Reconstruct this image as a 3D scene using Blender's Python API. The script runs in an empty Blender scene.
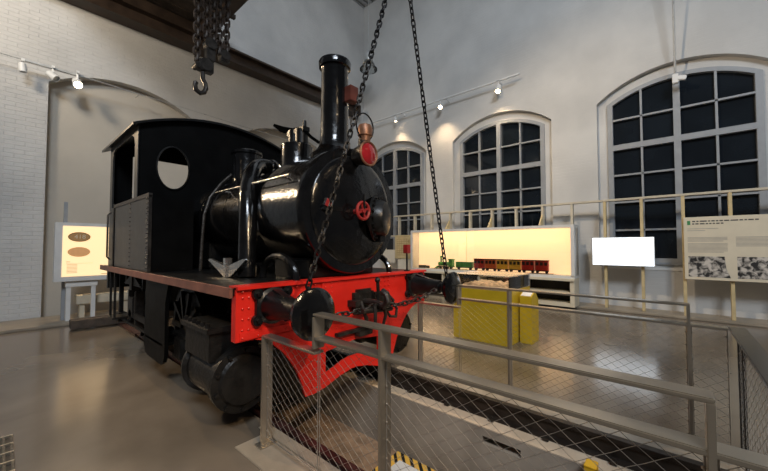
import bpy, bmesh, math, random
from mathutils import Vector, Matrix
random.seed(7)
SC = bpy.context.scene
COL = SC.collection
PI = math.pi
def R(d): return math.radians(d)

# ------------------------------------------------------------------ camera
cam_d = bpy.data.cameras.new('camera'); cam = bpy.data.objects.new('camera', cam_d); COL.objects.link(cam)
cam_d.sensor_width = 36.0; cam_d.lens = 334.0 / 768.0 * 36.0
cam_d.clip_start = 0.05; cam_d.clip_end = 100
cam.location = (0, 0, 1.57); cam.rotation_euler = (R(91.9), 0, R(41.0))
SC.camera = cam
# ------------------------------------------------------------------ world, lights, exposure
SC.view_settings.view_transform = 'Standard'; SC.view_settings.look = 'None'
SC.view_settings.gamma = 1.0; SC.view_settings.use_curve_mapping = False
SC.view_settings.exposure = 0.0
W = bpy.data.worlds.new('world'); SC.world = W; W.use_nodes = True
bg = W.node_tree.nodes['Background']; bg.inputs[0].default_value = (0.90, 0.92, 1.0, 1); bg.inputs[1].default_value = 0.06

def area_light(name, loc, target, sx, sy, power, color):
    d = bpy.data.lights.new(name, 'AREA'); d.shape = 'RECTANGLE'; d.size = sx; d.size_y = sy
    d.energy = power; d.color = color
    o = bpy.data.objects.new(name, d); COL.objects.link(o); o.location = loc
    o.rotation_euler = (Vector(target) - Vector(loc)).to_track_quat('-Z', 'Y').to_euler()
    return o
def spot_light(name, loc, target, power, color, cone=60, blend=0.6, radius=0.05):
    d = bpy.data.lights.new(name, 'SPOT'); d.energy = power; d.color = color
    d.spot_size = R(cone); d.spot_blend = blend; d.shadow_soft_size = radius
    o = bpy.data.objects.new(name, d); COL.objects.link(o); o.location = loc
    o.rotation_euler = (Vector(target) - Vector(loc)).to_track_quat('-Z', 'Y').to_euler()
    return o
WARM = (1.0, 0.74, 0.46); COOL = (0.82, 0.90, 1.0)
area_light('roof_fill', (-3.5, 4.0, 12.0), (-3.5, 4.0, 0), 11, 9, 120, COOL)  # unseen overhead fill, added; it is night outside
area_light('wall_fill', (6.0, -4.5, 12.0), (-7.0, 8.5, 4.5), 5, 3, 1650, (.80, .89, 1.0))  # unseen fill added high up to brighten both walls
spot_light('museum_spot_front', (2.6, 0.2, 4.6), (-2.5, 2.4, 0.9), 620, WARM, 44, 0.8, 0.05)
spot_light('pit_fill_spot', (3.0, 4.4, 6.0), (-1.6, 3.4, 0), 300, WARM, 46, 0.8, 0.04)  # unseen spot added off frame to warm the pit and floor
spot_light('vitrine_fill_spot', (-1.2, 8.6, 6.6), (-2.7, 5.0, 0.4), 1050, WARM, 40, 0.8, 0.04)  # unseen spot added to brighten the glass case and nearby floor
spot_light('left_fill_spot', (-3.5, -2.5, 5.2), (-7.5, 0.6, 0.0), 80, WARM, 80, 0.9, 0.05)  # unseen spot added off frame for the floor on the left
spot_light('museum_spot_back_left', (-9.9, -1.6, 5.0), (-4.4, 1.5, 1.9), 900, WARM, 46, 0.8, 0.14)
spot_light('museum_wall_washer_window', (-2.7, 4.2, 7.2), (-1.5, 10.5, 2.4), 760, (1.0, .79, .55), 105, 0.9, 0.04)  # unseen wash added to warm the window wall
spot_light('back_wall_fill', (-7.2, -2.2, 7.2), (-10.4, 2.6, 6.2), 720, (1.0, .86, .68), 100, 0.9, 0.5)  # unseen wash added to brighten the back wall

# ------------------------------------------------------------------ materials
def new_mat(name):
    m = bpy.data.materials.new(name); m.use_nodes = True
    return m, m.node_tree, m.node_tree.nodes, m.node_tree.links, m.node_tree.nodes['Principled BSDF']
def mat(name, c, rough=0.5, metal=0.0, var=0.15, scale=6.0, bump=0.0, bscale=40.0, rvar=0.1, c2=None, spec=0.5, coat=0.0):
    m, t, N, L, p = new_mat(name)
    tc = N.new('ShaderNodeTexCoord'); nz = N.new('ShaderNodeTexNoise')
    nz.inputs['Scale'].default_value = scale; nz.inputs['Detail'].default_value = 6
    L.new(tc.outputs['Object'], nz.inputs['Vector'])
    rmp = N.new('ShaderNodeValToRGB'); L.new(nz.outputs['Fac'], rmp.inputs[0])
    if c2 is None: c2 = tuple(x * (1 - var) for x in c)
    rmp.color_ramp.elements[0].position = 0.32; rmp.color_ramp.elements[1].position = 0.68
    rmp.color_ramp.elements[0].color = (*c2, 1); rmp.color_ramp.elements[1].color = (*[min(1, x * (1 + var * .5)) for x in c], 1)
    L.new(rmp.outputs[0], p.inputs['Base Color'])
    mr = N.new('ShaderNodeMapRange'); mr.inputs[3].default_value = max(0.02, rough - rvar); mr.inputs[4].default_value = min(1, rough + rvar)
    L.new(nz.outputs['Fac'], mr.inputs[0]); L.new(mr.outputs[0], p.inputs['Roughness'])
    p.inputs['Metallic'].default_value = metal; p.inputs['Specular IOR Level'].default_value = spec
    p.inputs['Coat Weight'].default_value = coat
    if bump > 0:
        n2 = N.new('ShaderNodeTexNoise'); n2.inputs['Scale'].default_value = bscale; n2.inputs['Detail'].default_value = 5
        L.new(tc.outputs['Object'], n2.inputs['Vector'])
        b = N.new('ShaderNodeBump'); b.inputs['Strength'].default_value = bump; b.inputs['Distance'].default_value = 0.02
        L.new(n2.outputs['Fac'], b.inputs['Height']); L.new(b.outputs[0], p.inputs['Normal'])
    return m
def emit_mat(name, c, strength, var=0.06, scale=1.2):
    m, t, N, L, p = new_mat(name)
    tc = N.new('ShaderNodeTexCoord'); nz = N.new('ShaderNodeTexNoise'); nz.inputs['Scale'].default_value = scale
    L.new(tc.outputs['Object'], nz.inputs['Vector'])
    rmp = N.new('ShaderNodeValToRGB'); L.new(nz.outputs['Fac'], rmp.inputs[0])
    rmp.color_ramp.elements[0].color = (*[x * (1 - var) for x in c], 1); rmp.color_ramp.elements[1].color = (*c, 1)
    p.inputs['Base Color'].default_value = (*c, 1); p.inputs['Roughness'].default_value = 0.3
    L.new(rmp.outputs[0], p.inputs['Emission Color']); p.inputs['Emission Strength'].default_value = strength
    return m
def glass_mat(name, tint=(1, 1, 1), fac=0.06, rough=0.02):
    m, t, N, L, p = new_mat(name); N.remove(p)
    out = N['Material Output']; tr = N.new('ShaderNodeBsdfTransparent'); tr.inputs[0].default_value = (*tint, 1)
    gl = N.new('ShaderNodeBsdfGlossy'); gl.inputs['Roughness'].default_value = rough
    fr = N.new('ShaderNodeFresnel'); fr.inputs[0].default_value = 1.5
    mx = N.new('ShaderNodeMixShader'); L.new(fr.outputs[0], mx.inputs[0]); L.new(tr.outputs[0], mx.inputs[1]); L.new(gl.outputs[0], mx.inputs[2])
    L.new(mx.outputs[0], out.inputs[0]); return m
def wall_mat(name, c, c2, axis, bstr=0.35, bw=0.30, bh=0.09):
    # limewashed brick: colour mottling, brick courses and plaster lumps only in relief
    m, t, N, L, p = new_mat(name)
    tc = N.new('ShaderNodeTexCoord'); mp = N.new('ShaderNodeMapping')
    L.new(tc.outputs['Object'], mp.inputs[0])
    mp.inputs['Rotation'].default_value = (R(90), 0, 0) if axis == 'x' else (R(90), 0, R(90))
    if axis == 'x': mp.inputs['Rotation'].default_value = (R(-90), 0, 0)
    sep = N.new('ShaderNodeSeparateXYZ'); cmb = N.new('ShaderNodeCombineXYZ'); L.new(tc.outputs['Object'], sep.inputs[0])
    L.new(sep.outputs['X' if axis == 'x' else 'Y'], cmb.inputs[0]); L.new(sep.outputs['Z'], cmb.inputs[1])
    br = N.new('ShaderNodeTexBrick'); L.new(cmb.outputs[0], br.inputs['Vector'])
    br.inputs['Scale'].default_value = 1.0; br.inputs['Brick Width'].default_value = bw; br.inputs['Row Height'].default_value = bh
    br.inputs['Mortar Size'].default_value = 0.008; br.inputs['Mortar Smooth'].default_value = 1.0
    br.inputs['Color1'].default_value = (1, 1, 1, 1); br.inputs['Color2'].default_value = (.8, .8, .8, 1); br.inputs['Mortar'].default_value = (0, 0, 0, 1)
    nz = N.new('ShaderNodeTexNoise'); nz.inputs['Scale'].default_value = 0.7; nz.inputs['Detail'].default_value = 8; L.new(tc.outputs['Object'], nz.inputs['Vector'])
    n2 = N.new('ShaderNodeTexNoise'); n2.inputs['Scale'].default_value = 9; n2.inputs['Detail'].default_value = 6; L.new(tc.outputs['Object'], n2.inputs['Vector'])
    rmp = N.new('ShaderNodeValToRGB'); L.new(nz.outputs['Fac'], rmp.inputs[0])
    rmp.color_ramp.elements[0].position = 0.35; rmp.color_ramp.elements[1].position = 0.65
    rmp.color_ramp.elements[0].color = (*c2, 1); rmp.color_ramp.elements[1].color = (*c, 1)
    L.new(rmp.outputs[0], p.inputs['Base Color']); p.inputs['Roughness'].default_value = 0.85
    ad = N.new('ShaderNodeMath'); ad.operation = 'MULTIPLY_ADD'; L.new(n2.outputs['Fac'], ad.inputs[0]); ad.inputs[1].default_value = 1.2
    L.new(br.outputs['Color'], ad.inputs[2])
    b = N.new('ShaderNodeBump'); b.inputs['Strength'].default_value = bstr; b.inputs['Distance'].default_value = 0.014
    L.new(ad.outputs[0], b.inputs['Height']); L.new(b.outputs[0], p.inputs['Normal'])
    return m
def floor_mat():
    m, t, N, L, p = new_mat('polished_concrete')
    tc = N.new('ShaderNodeTexCoord')
    nz = N.new('ShaderNodeTexNoise'); nz.inputs['Scale'].default_value = 0.9; nz.inputs['Detail'].default_value = 8; nz.inputs['Distortion'].default_value = 0.6
    L.new(tc.outputs['Object'], nz.inputs['Vector'])
    rmp = N.new('ShaderNodeValToRGB'); L.new(nz.outputs['Fac'], rmp.inputs[0])
    e = rmp.color_ramp.elements; e[0].position = .3; e[1].position = .7
    e[0].color = (0.115, 0.092, 0.068, 1); e[1].color = (0.20, 0.162, 0.122, 1)
    L.new(rmp.outputs[0], p.inputs['Base Color'])
    mr = N.new('ShaderNodeMapRange'); mr.inputs[3].default_value = 0.13; mr.inputs[4].default_value = 0.22
    L.new(nz.outputs['Fac'], mr.inputs[0]); L.new(mr.outputs[0], p.inputs['Roughness'])
    n2 = N.new('ShaderNodeTexNoise'); n2.inputs['Scale'].default_value = 3; L.new(tc.outputs['Object'], n2.inputs['Vector'])
    b = N.new('ShaderNodeBump'); b.inputs['Strength'].default_value = 0.05; b.inputs['Distance'].default_value = 0.02
    L.new(n2.outputs['Fac'], b.inputs['Height']); L.new(b.outputs[0], p.inputs['Normal'])
    return m
def photo_mat(name, sc, seed):
    m, t, N, L, p = new_mat(name)
    tc = N.new('ShaderNodeTexCoord'); mp = N.new('ShaderNodeMapping'); mp.inputs['Location'].default_value = (seed, seed * .7, seed * 1.3)
    L.new(tc.outputs['Object'], mp.inputs[0])
    nz = N.new('ShaderNodeTexNoise'); nz.inputs['Scale'].default_value = sc; nz.inputs['Detail'].default_value = 8; nz.inputs['Distortion'].default_value = .5
    L.new(mp.outputs[0], nz.inputs['Vector'])
    rmp = N.new('ShaderNodeValToRGB'); L.new(nz.outputs['Fac'], rmp.inputs[0]); e = rmp.color_ramp.elements
    e[0].position = .42; e[1].position = .60; e[0].color = (.02, .018, .016, 1); e[1].color = (.62, .57, .50, 1)
    L.new(rmp.outputs[0], p.inputs['Base Color']); p.inputs['Roughness'].default_value = .5
    return m
def stripe_mat():
    m, t, N, L, p = new_mat('hazard_stripes')
    tc = N.new('ShaderNodeTexCoord'); sp = N.new('ShaderNodeSeparateXYZ'); L.new(tc.outputs['Object'], sp.inputs[0])
    a = N.new('ShaderNodeMath'); a.operation = 'ADD'; L.new(sp.outputs[0], a.inputs[0]); L.new(sp.outputs[1], a.inputs[1])
    s = N.new('ShaderNodeMath'); s.operation = 'MULTIPLY'; s.inputs[1].default_value = 8.5; L.new(a.outputs[0], s.inputs[0])
    fr = N.new('ShaderNodeMath'); fr.operation = 'FRACT'; L.new(s.outputs[0], fr.inputs[0])
    g = N.new('ShaderNodeMath'); g.operation = 'GREATER_THAN'; g.inputs[1].default_value = .42; L.new(fr.outputs[0], g.inputs[0])
    mx = N.new('ShaderNodeMix'); mx.data_type = 'RGBA'; L.new(g.outputs[0], mx.inputs[0])
    mx.inputs[6].default_value = (.015, .013, .01, 1); mx.inputs[7].default_value = (.85, .50, .08, 1)
    L.new(mx.outputs[2], p.inputs['Base Color']); p.inputs['Roughness'].default_value = .5
    return m

M = dict(
    wall_x=wall_mat('limewashed_window_wall', (.66, .645, .61), (.54, .53, .505), 'x', .25),
    wall_y=wall_mat('limewashed_brick_wall', (.63, .615, .585), (.50, .49, .47), 'y', .6),
    recess=mat('tan_plaster', (.50, .455, .385), .85, 0, .08, 1.2, .15, 9),
    dull_black=mat('glint_free_black', (.003, .003, .003), .95, 0, .2, spec=0.0),  # highlight taken out of the black so the valve lever stays dark
    ceil=mat('roof_decking', (.45, .46, .47), .6, 0, .1),
    floor=floor_mat(),
    kerb=mat('floor_border_concrete', (.34, .285, .215), .45, 0, .25, 2.5, .1, 30),
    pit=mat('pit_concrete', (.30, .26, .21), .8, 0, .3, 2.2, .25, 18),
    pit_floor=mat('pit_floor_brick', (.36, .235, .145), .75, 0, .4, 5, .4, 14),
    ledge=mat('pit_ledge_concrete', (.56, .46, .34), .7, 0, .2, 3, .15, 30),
    black=mat('gloss_black_paint', (.004, .004, .0042), .17, 0, .5, 7, .22, 16, .07, coat=.3),
    blackm=mat('satin_black_paint', (.006, .006, .006), .36, 0, .5, 8, .1, 30, spec=.4),
    cab=mat('black_cab_paint', (.0022, .0022, .0022), .5, 0, .4, 5, .05, 20, spec=.1),
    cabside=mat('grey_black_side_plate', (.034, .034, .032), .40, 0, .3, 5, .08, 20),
    grime=mat('oily_iron', (.010, .0085, .007), .45, .2, .6, 9, .3, 25),
    iron=mat('worn_dark_iron', (.055, .048, .042), .42, .7, .5, 12, .3, 40),
    chain=mat('chain_iron', (.016, .015, .015), .45, .6, .4, 20),
    red=mat('red_paint', (.74, .022, .012), .34, 0, .18, 3, .04, 20),
    redw=mat('red_wheel_paint', (.30, .02, .018), .4, 0, .2),
    rust=mat('red_oxide_strip', (.26, .10, .065), .5, 0, .35, 6, .1, 30),
    rustp=mat('rusty_plate', (.20, .05, .03), .5, .2, .3),
    steel=mat('brushed_stainless', (.50, .44, .355), .29, .85, .06, 3, .0, 60, .04),
    steeld=mat('dark_polished_steel', (.10, .088, .075), .25, .8, .1, 3, .0, 60, .04),
    wire=mat('stainless_wire', (.42, .38, .33), .45, .8, .1),
    bright=mat('bright_steel', (.62, .60, .56), .25, .95, .15, 20),
    raild=mat('dark_track_rail', (.035, .026, .02), .45, .4, .5, 6, .1, 20), rail=mat('track_rail', (.11, .045, .04), .40, .6, .5, 6, .1, 20),
    copper=mat('aged_copper', (.30, .15, .09), .45, .6, .3, 15),
    lens=mat('red_lantern_glass', (.33, .012, .016), .12, 0, .25, 8, coat=.8),
    frame=mat('grey_window_paint', (.30, .315, .33), .5, 0, .1),
    pane=mat('night_window_glass', (.010, .014, .019), .06, 0, .3, 1.2, 0, 1, .03),
    pine=mat('yellower_pine', (.62, .49, .26), .55, 0, .15, 6),
    pinew=mat('paler_pine', (.60, .53, .40), .55, 0, .12, 6),
    cream=mat('cream_board', (.72, .64, .48), .55, 0, .06, 3),
    white=mat('white_lacquer', (.74, .73, .70), .4, 0, .06),
    dark=mat('dark_recess', (.035, .03, .025), .8, 0, .3),
    mustard=mat('mustard_yellow_board', (.60, .40, .014), .5, 0, .10, 4),
    model=mat('brown_relief_model', (.74, .56, .38), .8, 0, .5, 14, .4, 30),
    glow=emit_mat('warm_lightbox_sheet', (1.0, .71, .40), .86),
    glow2=emit_mat('small_lightbox_sheet', (1.0, .70, .38), 1.0),
    tv=emit_mat('white_screen', (.84, .92, 1.0), 1.7, .02),
    lamp=emit_mat('warm_lamp_face', (1.0, .76, .46), 40.0, .0),
    lampoff=mat('lamp_reflector', (.5, .5, .48), .3, .2),
    glass=glass_mat('clear_glass'), prism=glass_mat('prismatic_glass', (.78, .80, .80)),
    paper=mat('white_paper', (.72, .66, .54), .7, 0, .05),
    ink=mat('dark_print', (.06, .055, .05), .6, 0, .1), inkl=mat('grey_print', (.40, .37, .32), .6, 0, .1),
    inkm=mat('ochre_print', (.42, .27, .10), .7, 0, .2),
    green_ink=mat('green_print', (.05, .25, .08), .6),
    photo1=photo_mat('photograph_of_wreckage', 9, 1.3), photo2=photo_mat('photograph_of_crowd', 12, 4.1),
    oval=emit_mat('backlit_bronze_print', (.30, .17, .07), .6, .5, 25), oval2=emit_mat('backlit_copper_print', (.50, .26, .11), .8, .3, 20),
    tgreen=mat('toy_green', (.06, .32, .05), .4), tred=mat('toy_red', (.50, .03, .02), .4), torange=mat('toy_orange_red', (.62, .12, .03), .4),
    tyellow=mat('toy_yellow', (.85, .52, .06), .4), tblack=mat('toy_black', (.02, .015, .012), .5),
    yellow=mat('safety_yellow', (.80, .46, .02), .45, 0, .1), stripes=stripe_mat(),
    plank=mat('dark_deck_timber', (.055, .040, .030), .7, 0, .5, 5, .3, 20), crane=mat('brown_crane_steel', (.050, .032, .022), .55, .1, .4, 4, .1, 20),
    timber=mat('old_sleeper_timber', (.075, .055, .040), .8, 0, .5, 6, .4, 20), plastic=mat('white_plastic', (.72, .72, .70), .4, 0, .04),
)

# ------------------------------------------------------------------ mesh helpers
ORG = {}
class MB:
    def __init__(self): self.v = []; self.f = []
    def add(self, vs, fs):
        n = len(self.v); self.v += [tuple(x) for x in vs]; self.f += [tuple(i + n for i in q) for q in fs]; return self
    def box(self, c, s, rot=None):
        c = Vector(c); h = Vector(s) / 2
        vs = [Vector((x * h.x, y * h.y, z * h.z)) for x in (-1, 1) for y in (-1, 1) for z in (-1, 1)]
        if rot is not None:
            m = rot if isinstance(rot, Matrix) else Matrix.Rotation(rot, 3, 'Z')
            vs = [m @ v for v in vs]
        return self.add([c + v for v in vs], [(0, 1, 3, 2), (4, 6, 7, 5), (0, 4, 5, 1), (2, 3, 7, 6), (0, 2, 6, 4), (1, 5, 7, 3)])
    def bb(self, a, b): return self.box([(a[i] + b[i]) / 2 for i in range(3)], [abs(b[i] - a[i]) for i in range(3)])
    def lathe(self, p, ax, prof, n=32):
        p = Vector(p); ax = Vector(ax).normalized()
        u = ax.orthogonal().normalized(); w = ax.cross(u)
        vs = []; fs = []
        for d, r in prof:
            for k in range(n):
                a = 2 * PI * k / n; vs.append(p + ax * d + (u * math.cos(a) + w * math.sin(a)) * max(r, 1e-4))
        m = len(prof)
        for i in range(m - 1):
            for k in range(n):
                k2 = (k + 1) % n; fs.append((i * n + k, i * n + k2, (i + 1) * n + k2, (i + 1) * n + k))
        fs.append(tuple(range(n - 1, -1, -1))); fs.append(tuple((m - 1) * n + k for k in range(n)))
        return self.add(vs, fs)
    def cyl(self, a, b, r, r2=None, n=20):
        a = Vector(a); b = Vector(b); return self.lathe(a, b - a, [(0, r), ((b - a).length, r if r2 is None else r2)], n)
    def tube(self, pts, r, n=8, closed=False):
        pts = [Vector(p) for p in pts]; N = len(pts); vs = []; fs = []; u = None
        for i, p in enumerate(pts):
            if closed: t = (pts[(i + 1) % N] - pts[i - 1]).normalized()
            else: t = (pts[min(i + 1, N - 1)] - pts[max(i - 1, 0)]).normalized()
            if u is None: u = t.orthogonal().normalized()
            else:
                u = u - t * u.dot(t); u = u.normalized() if u.length > 1e-6 else t.orthogonal().normalized()
            w = t.cross(u)
            for k in range(n):
                a = 2 * PI * k / n; vs.append(p + (u * math.cos(a) + w * math.sin(a)) * r)
        for i in range(N if closed else N - 1):
            j = (i + 1) % N
            for k in range(n):
                k2 = (k + 1) % n; fs.append((i * n + k, i * n + k2, j * n + k2, j * n + k))
        if not closed: fs.append(tuple(range(n - 1, -1, -1))); fs.append(tuple((N - 1) * n + k for k in range(n)))
        return self.add(vs, fs)
    def ring(self, c, ax, Rr, r, n=32, m=8):
        ax = Vector(ax).normalized(); u = ax.orthogonal().normalized(); w = ax.cross(u); c = Vector(c)
        return self.tube([c + (u * math.cos(2 * PI * k / n) + w * math.sin(2 * PI * k / n)) * Rr for k in range(n)], r, m, True)
    def sphere(self, c, r, n=12, sc=(1, 1, 1)):
        c = Vector(c); prof = []; m = n // 2; vs = []; fs = []
        for i in range(m + 1):
            th = PI * i / m
            for k in range(n):
                a = 2 * PI * k / n; s = max(math.sin(th), 1e-3)
                vs.append(c + Vector((r * sc[0] * s * math.cos(a), r * sc[1] * s * math.sin(a), r * sc[2] * math.cos(th))))
        for i in range(m):
            for k in range(n):
                k2 = (k + 1) % n; fs.append((i * n + k, (i + 1) * n + k, (i + 1) * n + k2, i * n + k2))
        return self.add(vs, fs)
    def plate(self, poly, ax, lo, hi):
        # polygon in the two remaining axes (x: (y,z); y: (x,z); z: (x,y)) extruded along ax from lo to hi
        def P(a, b, t): return {'x': (t, a, b), 'y': (a, t, b), 'z': (a, b, t)}[ax]
        n = len(poly); vs = [P(a, b, lo) for a, b in poly] + [P(a, b, hi) for a, b in poly]
        fs = [tuple(range(n - 1, -1, -1)), tuple(range(n, 2 * n))] + [(i, (i + 1) % n, n + (i + 1) % n, n + i) for i in range(n)]
        return self.add(vs, fs)
    def holed(self, outer, holes, ax, lo, hi):
        # polygon with holes, through a filled 2D curve
        cu = bpy.data.curves.new('tmp', 'CURVE'); cu.dimensions = '2D'; cu.fill_mode = 'BOTH'; cu.extrude = abs(hi - lo) / 2
        for poly in [outer] + holes:
            s = cu.splines.new('POLY'); s.points.add(len(poly) - 1); s.use_cyclic_u = True
            for i, (a, b) in enumerate(poly): s.points[i].co = (a, b, 0, 1)
        o = bpy.data.objects.new('tmp', cu); COL.objects.link(o)
        me = bpy.data.meshes.new_from_object(o.evaluated_get(bpy.context.evaluated_depsgraph_get()))
        mid = (lo + hi) / 2
        def P(c): return {'x': (mid + c[2], c[0], c[1]), 'y': (c[0], mid - c[2], c[1]), 'z': (c[0], c[1], mid + c[2])}[ax]
        self.add([P(v.co) for v in me.vertices], [tuple(q.vertices) for q in me.polygons])
        bpy.data.objects.remove(o); bpy.data.curves.remove(cu); bpy.data.meshes.remove(me); return self
    def text(self, s, size, mtx, depth=0.001):
        cu = bpy.data.curves.new('tmp', 'FONT'); cu.body = s; cu.size = size; cu.extrude = depth; cu.align_x = 'CENTER'; cu.align_y = 'CENTER'
        o = bpy.data.objects.new('tmp', cu); COL.objects.link(o)
        me = bpy.data.meshes.new_from_object(o.evaluated_get(bpy.context.evaluated_depsgraph_get()))
        self.add([mtx @ v.co for v in me.vertices], [tuple(q.vertices) for q in me.polygons])
        bpy.data.objects.remove(o); bpy.data.curves.remove(cu); bpy.data.meshes.remove(me); return self
    def mesh(self, name, off, m, bevel=0.0, angle=35):
        off = Vector(off); me = bpy.data.meshes.new(name)
        me.from_pydata([Vector(v) - off for v in self.v], [], self.f)
        bm = bmesh.new(); bm.from_mesh(me)
        bmesh.ops.remove_doubles(bm, verts=bm.verts, dist=1e-5)
        bmesh.ops.recalc_face_normals(bm, faces=bm.faces)
        if bevel > 0:
            es = [e for e in bm.edges if len(e.link_faces) == 2 and e.calc_face_angle(0) > R(50)]
            bmesh.ops.bevel(bm, geom=es, offset=bevel, segments=2, affect='EDGES', clamp_overlap=True)
        bm.to_mesh(me); bm.free()
        me.shade_smooth(); me.set_sharp_from_angle(angle=R(angle)); me.materials.append(m)
        return me
def root_of(o):
    while o.parent: o = o.parent
    return o
def part(name, mb, m, parent, bevel=0.0, label=None):
    off = ORG[root_of(parent)]
    o = bpy.data.objects.new(name, mb.mesh(name, off, m, bevel)); COL.objects.link(o); o.parent = parent
    if label: o['label'] = label
    return o
def thing(name, label, cat, loc, group=None):
    o = bpy.data.objects.new(name, None); COL.objects.link(o); o.location = loc; o.empty_display_size = .1
    o['label'] = label; o['category'] = cat
    if group: o['group'] = group
    ORG[o] = Vector(loc); return o
def solo(name, mb, m, label, cat, group=None, bevel=0.0):
    xs = [v[0] for v in mb.v]; ys = [v[1] for v in mb.v]; zs = [v[2] for v in mb.v]
    loc = Vector(((min(xs) + max(xs)) / 2, (min(ys) + max(ys)) / 2, min(zs)))
    o = bpy.data.objects.new(name, mb.mesh(name, loc, m, bevel)); COL.objects.link(o); o.location = loc
    ORG[o] = loc; o['label'] = label; o['category'] = cat
    if group: o['group'] = group
    return o
def struct(name, mb, m, parent=None, bevel=0.0):
    o = bpy.data.objects.new(name, mb.mesh(name, (0, 0, 0), m, bevel)); COL.objects.link(o)
    ORG[o] = Vector((0, 0, 0)); o['kind'] = 'structure'
    if parent: o.parent = parent; del o['kind']
    return o
def circ(cy, cz, ry, rz=None, n=32):
    rz = ry if rz is None else rz
    return [(cy + ry * math.cos(2 * PI * k / n), cz + rz * math.sin(2 * PI * k / n)) for k in range(n)]
def arch(x0, x1, zb, zs, rise, n=20):
    # closed outline of a segmental arch opening
    c = (x0 + x1) / 2; h = (x1 - x0) / 2; Rr = (h * h + rise * rise) / (2 * rise); zc = zs + rise - Rr; a0 = math.asin(h / Rr)
    return [(x0, zb), (x1, zb)] + [(c + Rr * math.sin(a0 - 2 * a0 * k / n), zc + Rr * math.cos(a0 - 2 * a0 * k / n)) for k in range(n + 1)]
def rivets(mb, pts, ax, r=0.012):
    for p in pts: mb.sphere(p, r, 8)
    return mb
def lin(a, b, n): return [a + (b - a) * i / (n - 1) for i in range(n)]

# ================================================================== SETTING
XB, YW, ZC = -10.35, 10.5, 12.3          # back wall face, window wall face, roof
PX0, PX1, PY0, PY1 = -7.2, 0.30, 1.60, 3.36   # opening over the pit
struct('floor', MB().holed([(-10.9, -5), (4, -5), (4, 11.2), (-10.9, 11.2)], [[(PX0, PY0), (PX1, PY0), (PX1, PY1), (PX0, PY1)]], 'z', -.2, 0), M['floor'])
struct('trim_1', MB().bb((XB, -5, 0), (-9.15, YW, .05)), M['kerb'], bevel=.01)
struct('trim_2', MB().bb((-9.15, 9.75, 0), (4, YW, .05)), M['kerb'], bevel=.01)
struct('trim_3', MB().bb((-2.62, 1.24, 0), (.9, 1.50, .012)), M['kerb'], bevel=.004)
struct('trim_4', MB().bb((-2.75, 1.506, 0), (.9, PY0, .012)), M['kerb'], bevel=.004)
struct('trim_5', MB().bb((-2.75, PY1, 0), (.9, 3.66, .012)), M['kerb'], bevel=.004)
ZP = -.80
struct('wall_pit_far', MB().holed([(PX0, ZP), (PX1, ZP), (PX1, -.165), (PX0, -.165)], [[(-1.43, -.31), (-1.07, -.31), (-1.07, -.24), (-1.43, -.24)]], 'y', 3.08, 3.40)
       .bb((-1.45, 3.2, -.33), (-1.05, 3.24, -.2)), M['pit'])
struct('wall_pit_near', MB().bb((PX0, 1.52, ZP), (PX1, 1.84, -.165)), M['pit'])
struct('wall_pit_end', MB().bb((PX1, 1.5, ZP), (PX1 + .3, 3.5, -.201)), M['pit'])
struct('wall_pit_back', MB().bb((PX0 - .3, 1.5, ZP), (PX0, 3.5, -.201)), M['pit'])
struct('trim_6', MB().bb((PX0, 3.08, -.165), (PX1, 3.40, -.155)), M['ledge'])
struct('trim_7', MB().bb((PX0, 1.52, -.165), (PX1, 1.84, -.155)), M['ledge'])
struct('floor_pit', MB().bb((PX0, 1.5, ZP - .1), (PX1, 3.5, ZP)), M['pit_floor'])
# window wall with three arched recesses
WC = [.11, -4.265, -8.64]
HW, ZS, RISE = 1.62, 5.36, .62
WD = [.04, -.06, -.12]
holes = [arch(c - HW, c + HW, 1.05, ZS + d, RISE) for c, d in zip(WC, WD)]
struct('wall_window', MB().holed([(-10.9, -.2), (4.5, -.2), (4.5, ZC + .2), (-10.9, ZC + .2)], holes, 'y', YW, YW + .32), M['wall_x'])
struct('wall_outer', MB().bb((-10.9, YW + .42, -.2), (4.5, YW + .5, ZC + .2)), M['dark'])
struct('wall_reveal', MB().holed([(-10.9, .8), (4.5, .8), (4.5, 6.6), (-10.9, 6.6)], [arch(c - 1.37, c + 1.37, 1.15, 5.30 + d, .40) for c, d in zip(WC, WD)], 'y', YW + .16, YW + .40), M['wall_x'])
# back wall with a blind arch
notch = [(-5, -.2)]
for c, hw in ((2.07, 1.45), (6.62, 1.62)):
    ap = arch(c - hw, c + hw, -.2, 5.22, .46); notch += [ap[0]] + list(reversed(ap[2:])) + [ap[1]]
notch += [(YW + .3, -.2), (YW + .3, ZC + .2), (-5, ZC + .2)]
struct('wall_back', MB().plate(notch, 'x', XB - .22, XB), M['wall_y'])
struct('wall_recess', MB().bb((XB - .45, -5, -.2), (XB - .22, YW + .3, ZC + .2)), M['recess'])
rib = MB().bb((-10.9, -5, ZC + .08), (4.5, 11, ZC + .2))
for i in range(60): rib.bb((-10.9 + i * .25, -5, ZC), (-10.9 + i * .25 + .12, 11, ZC + .08))
struct('ceiling', rib, M['ceil'])
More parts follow.
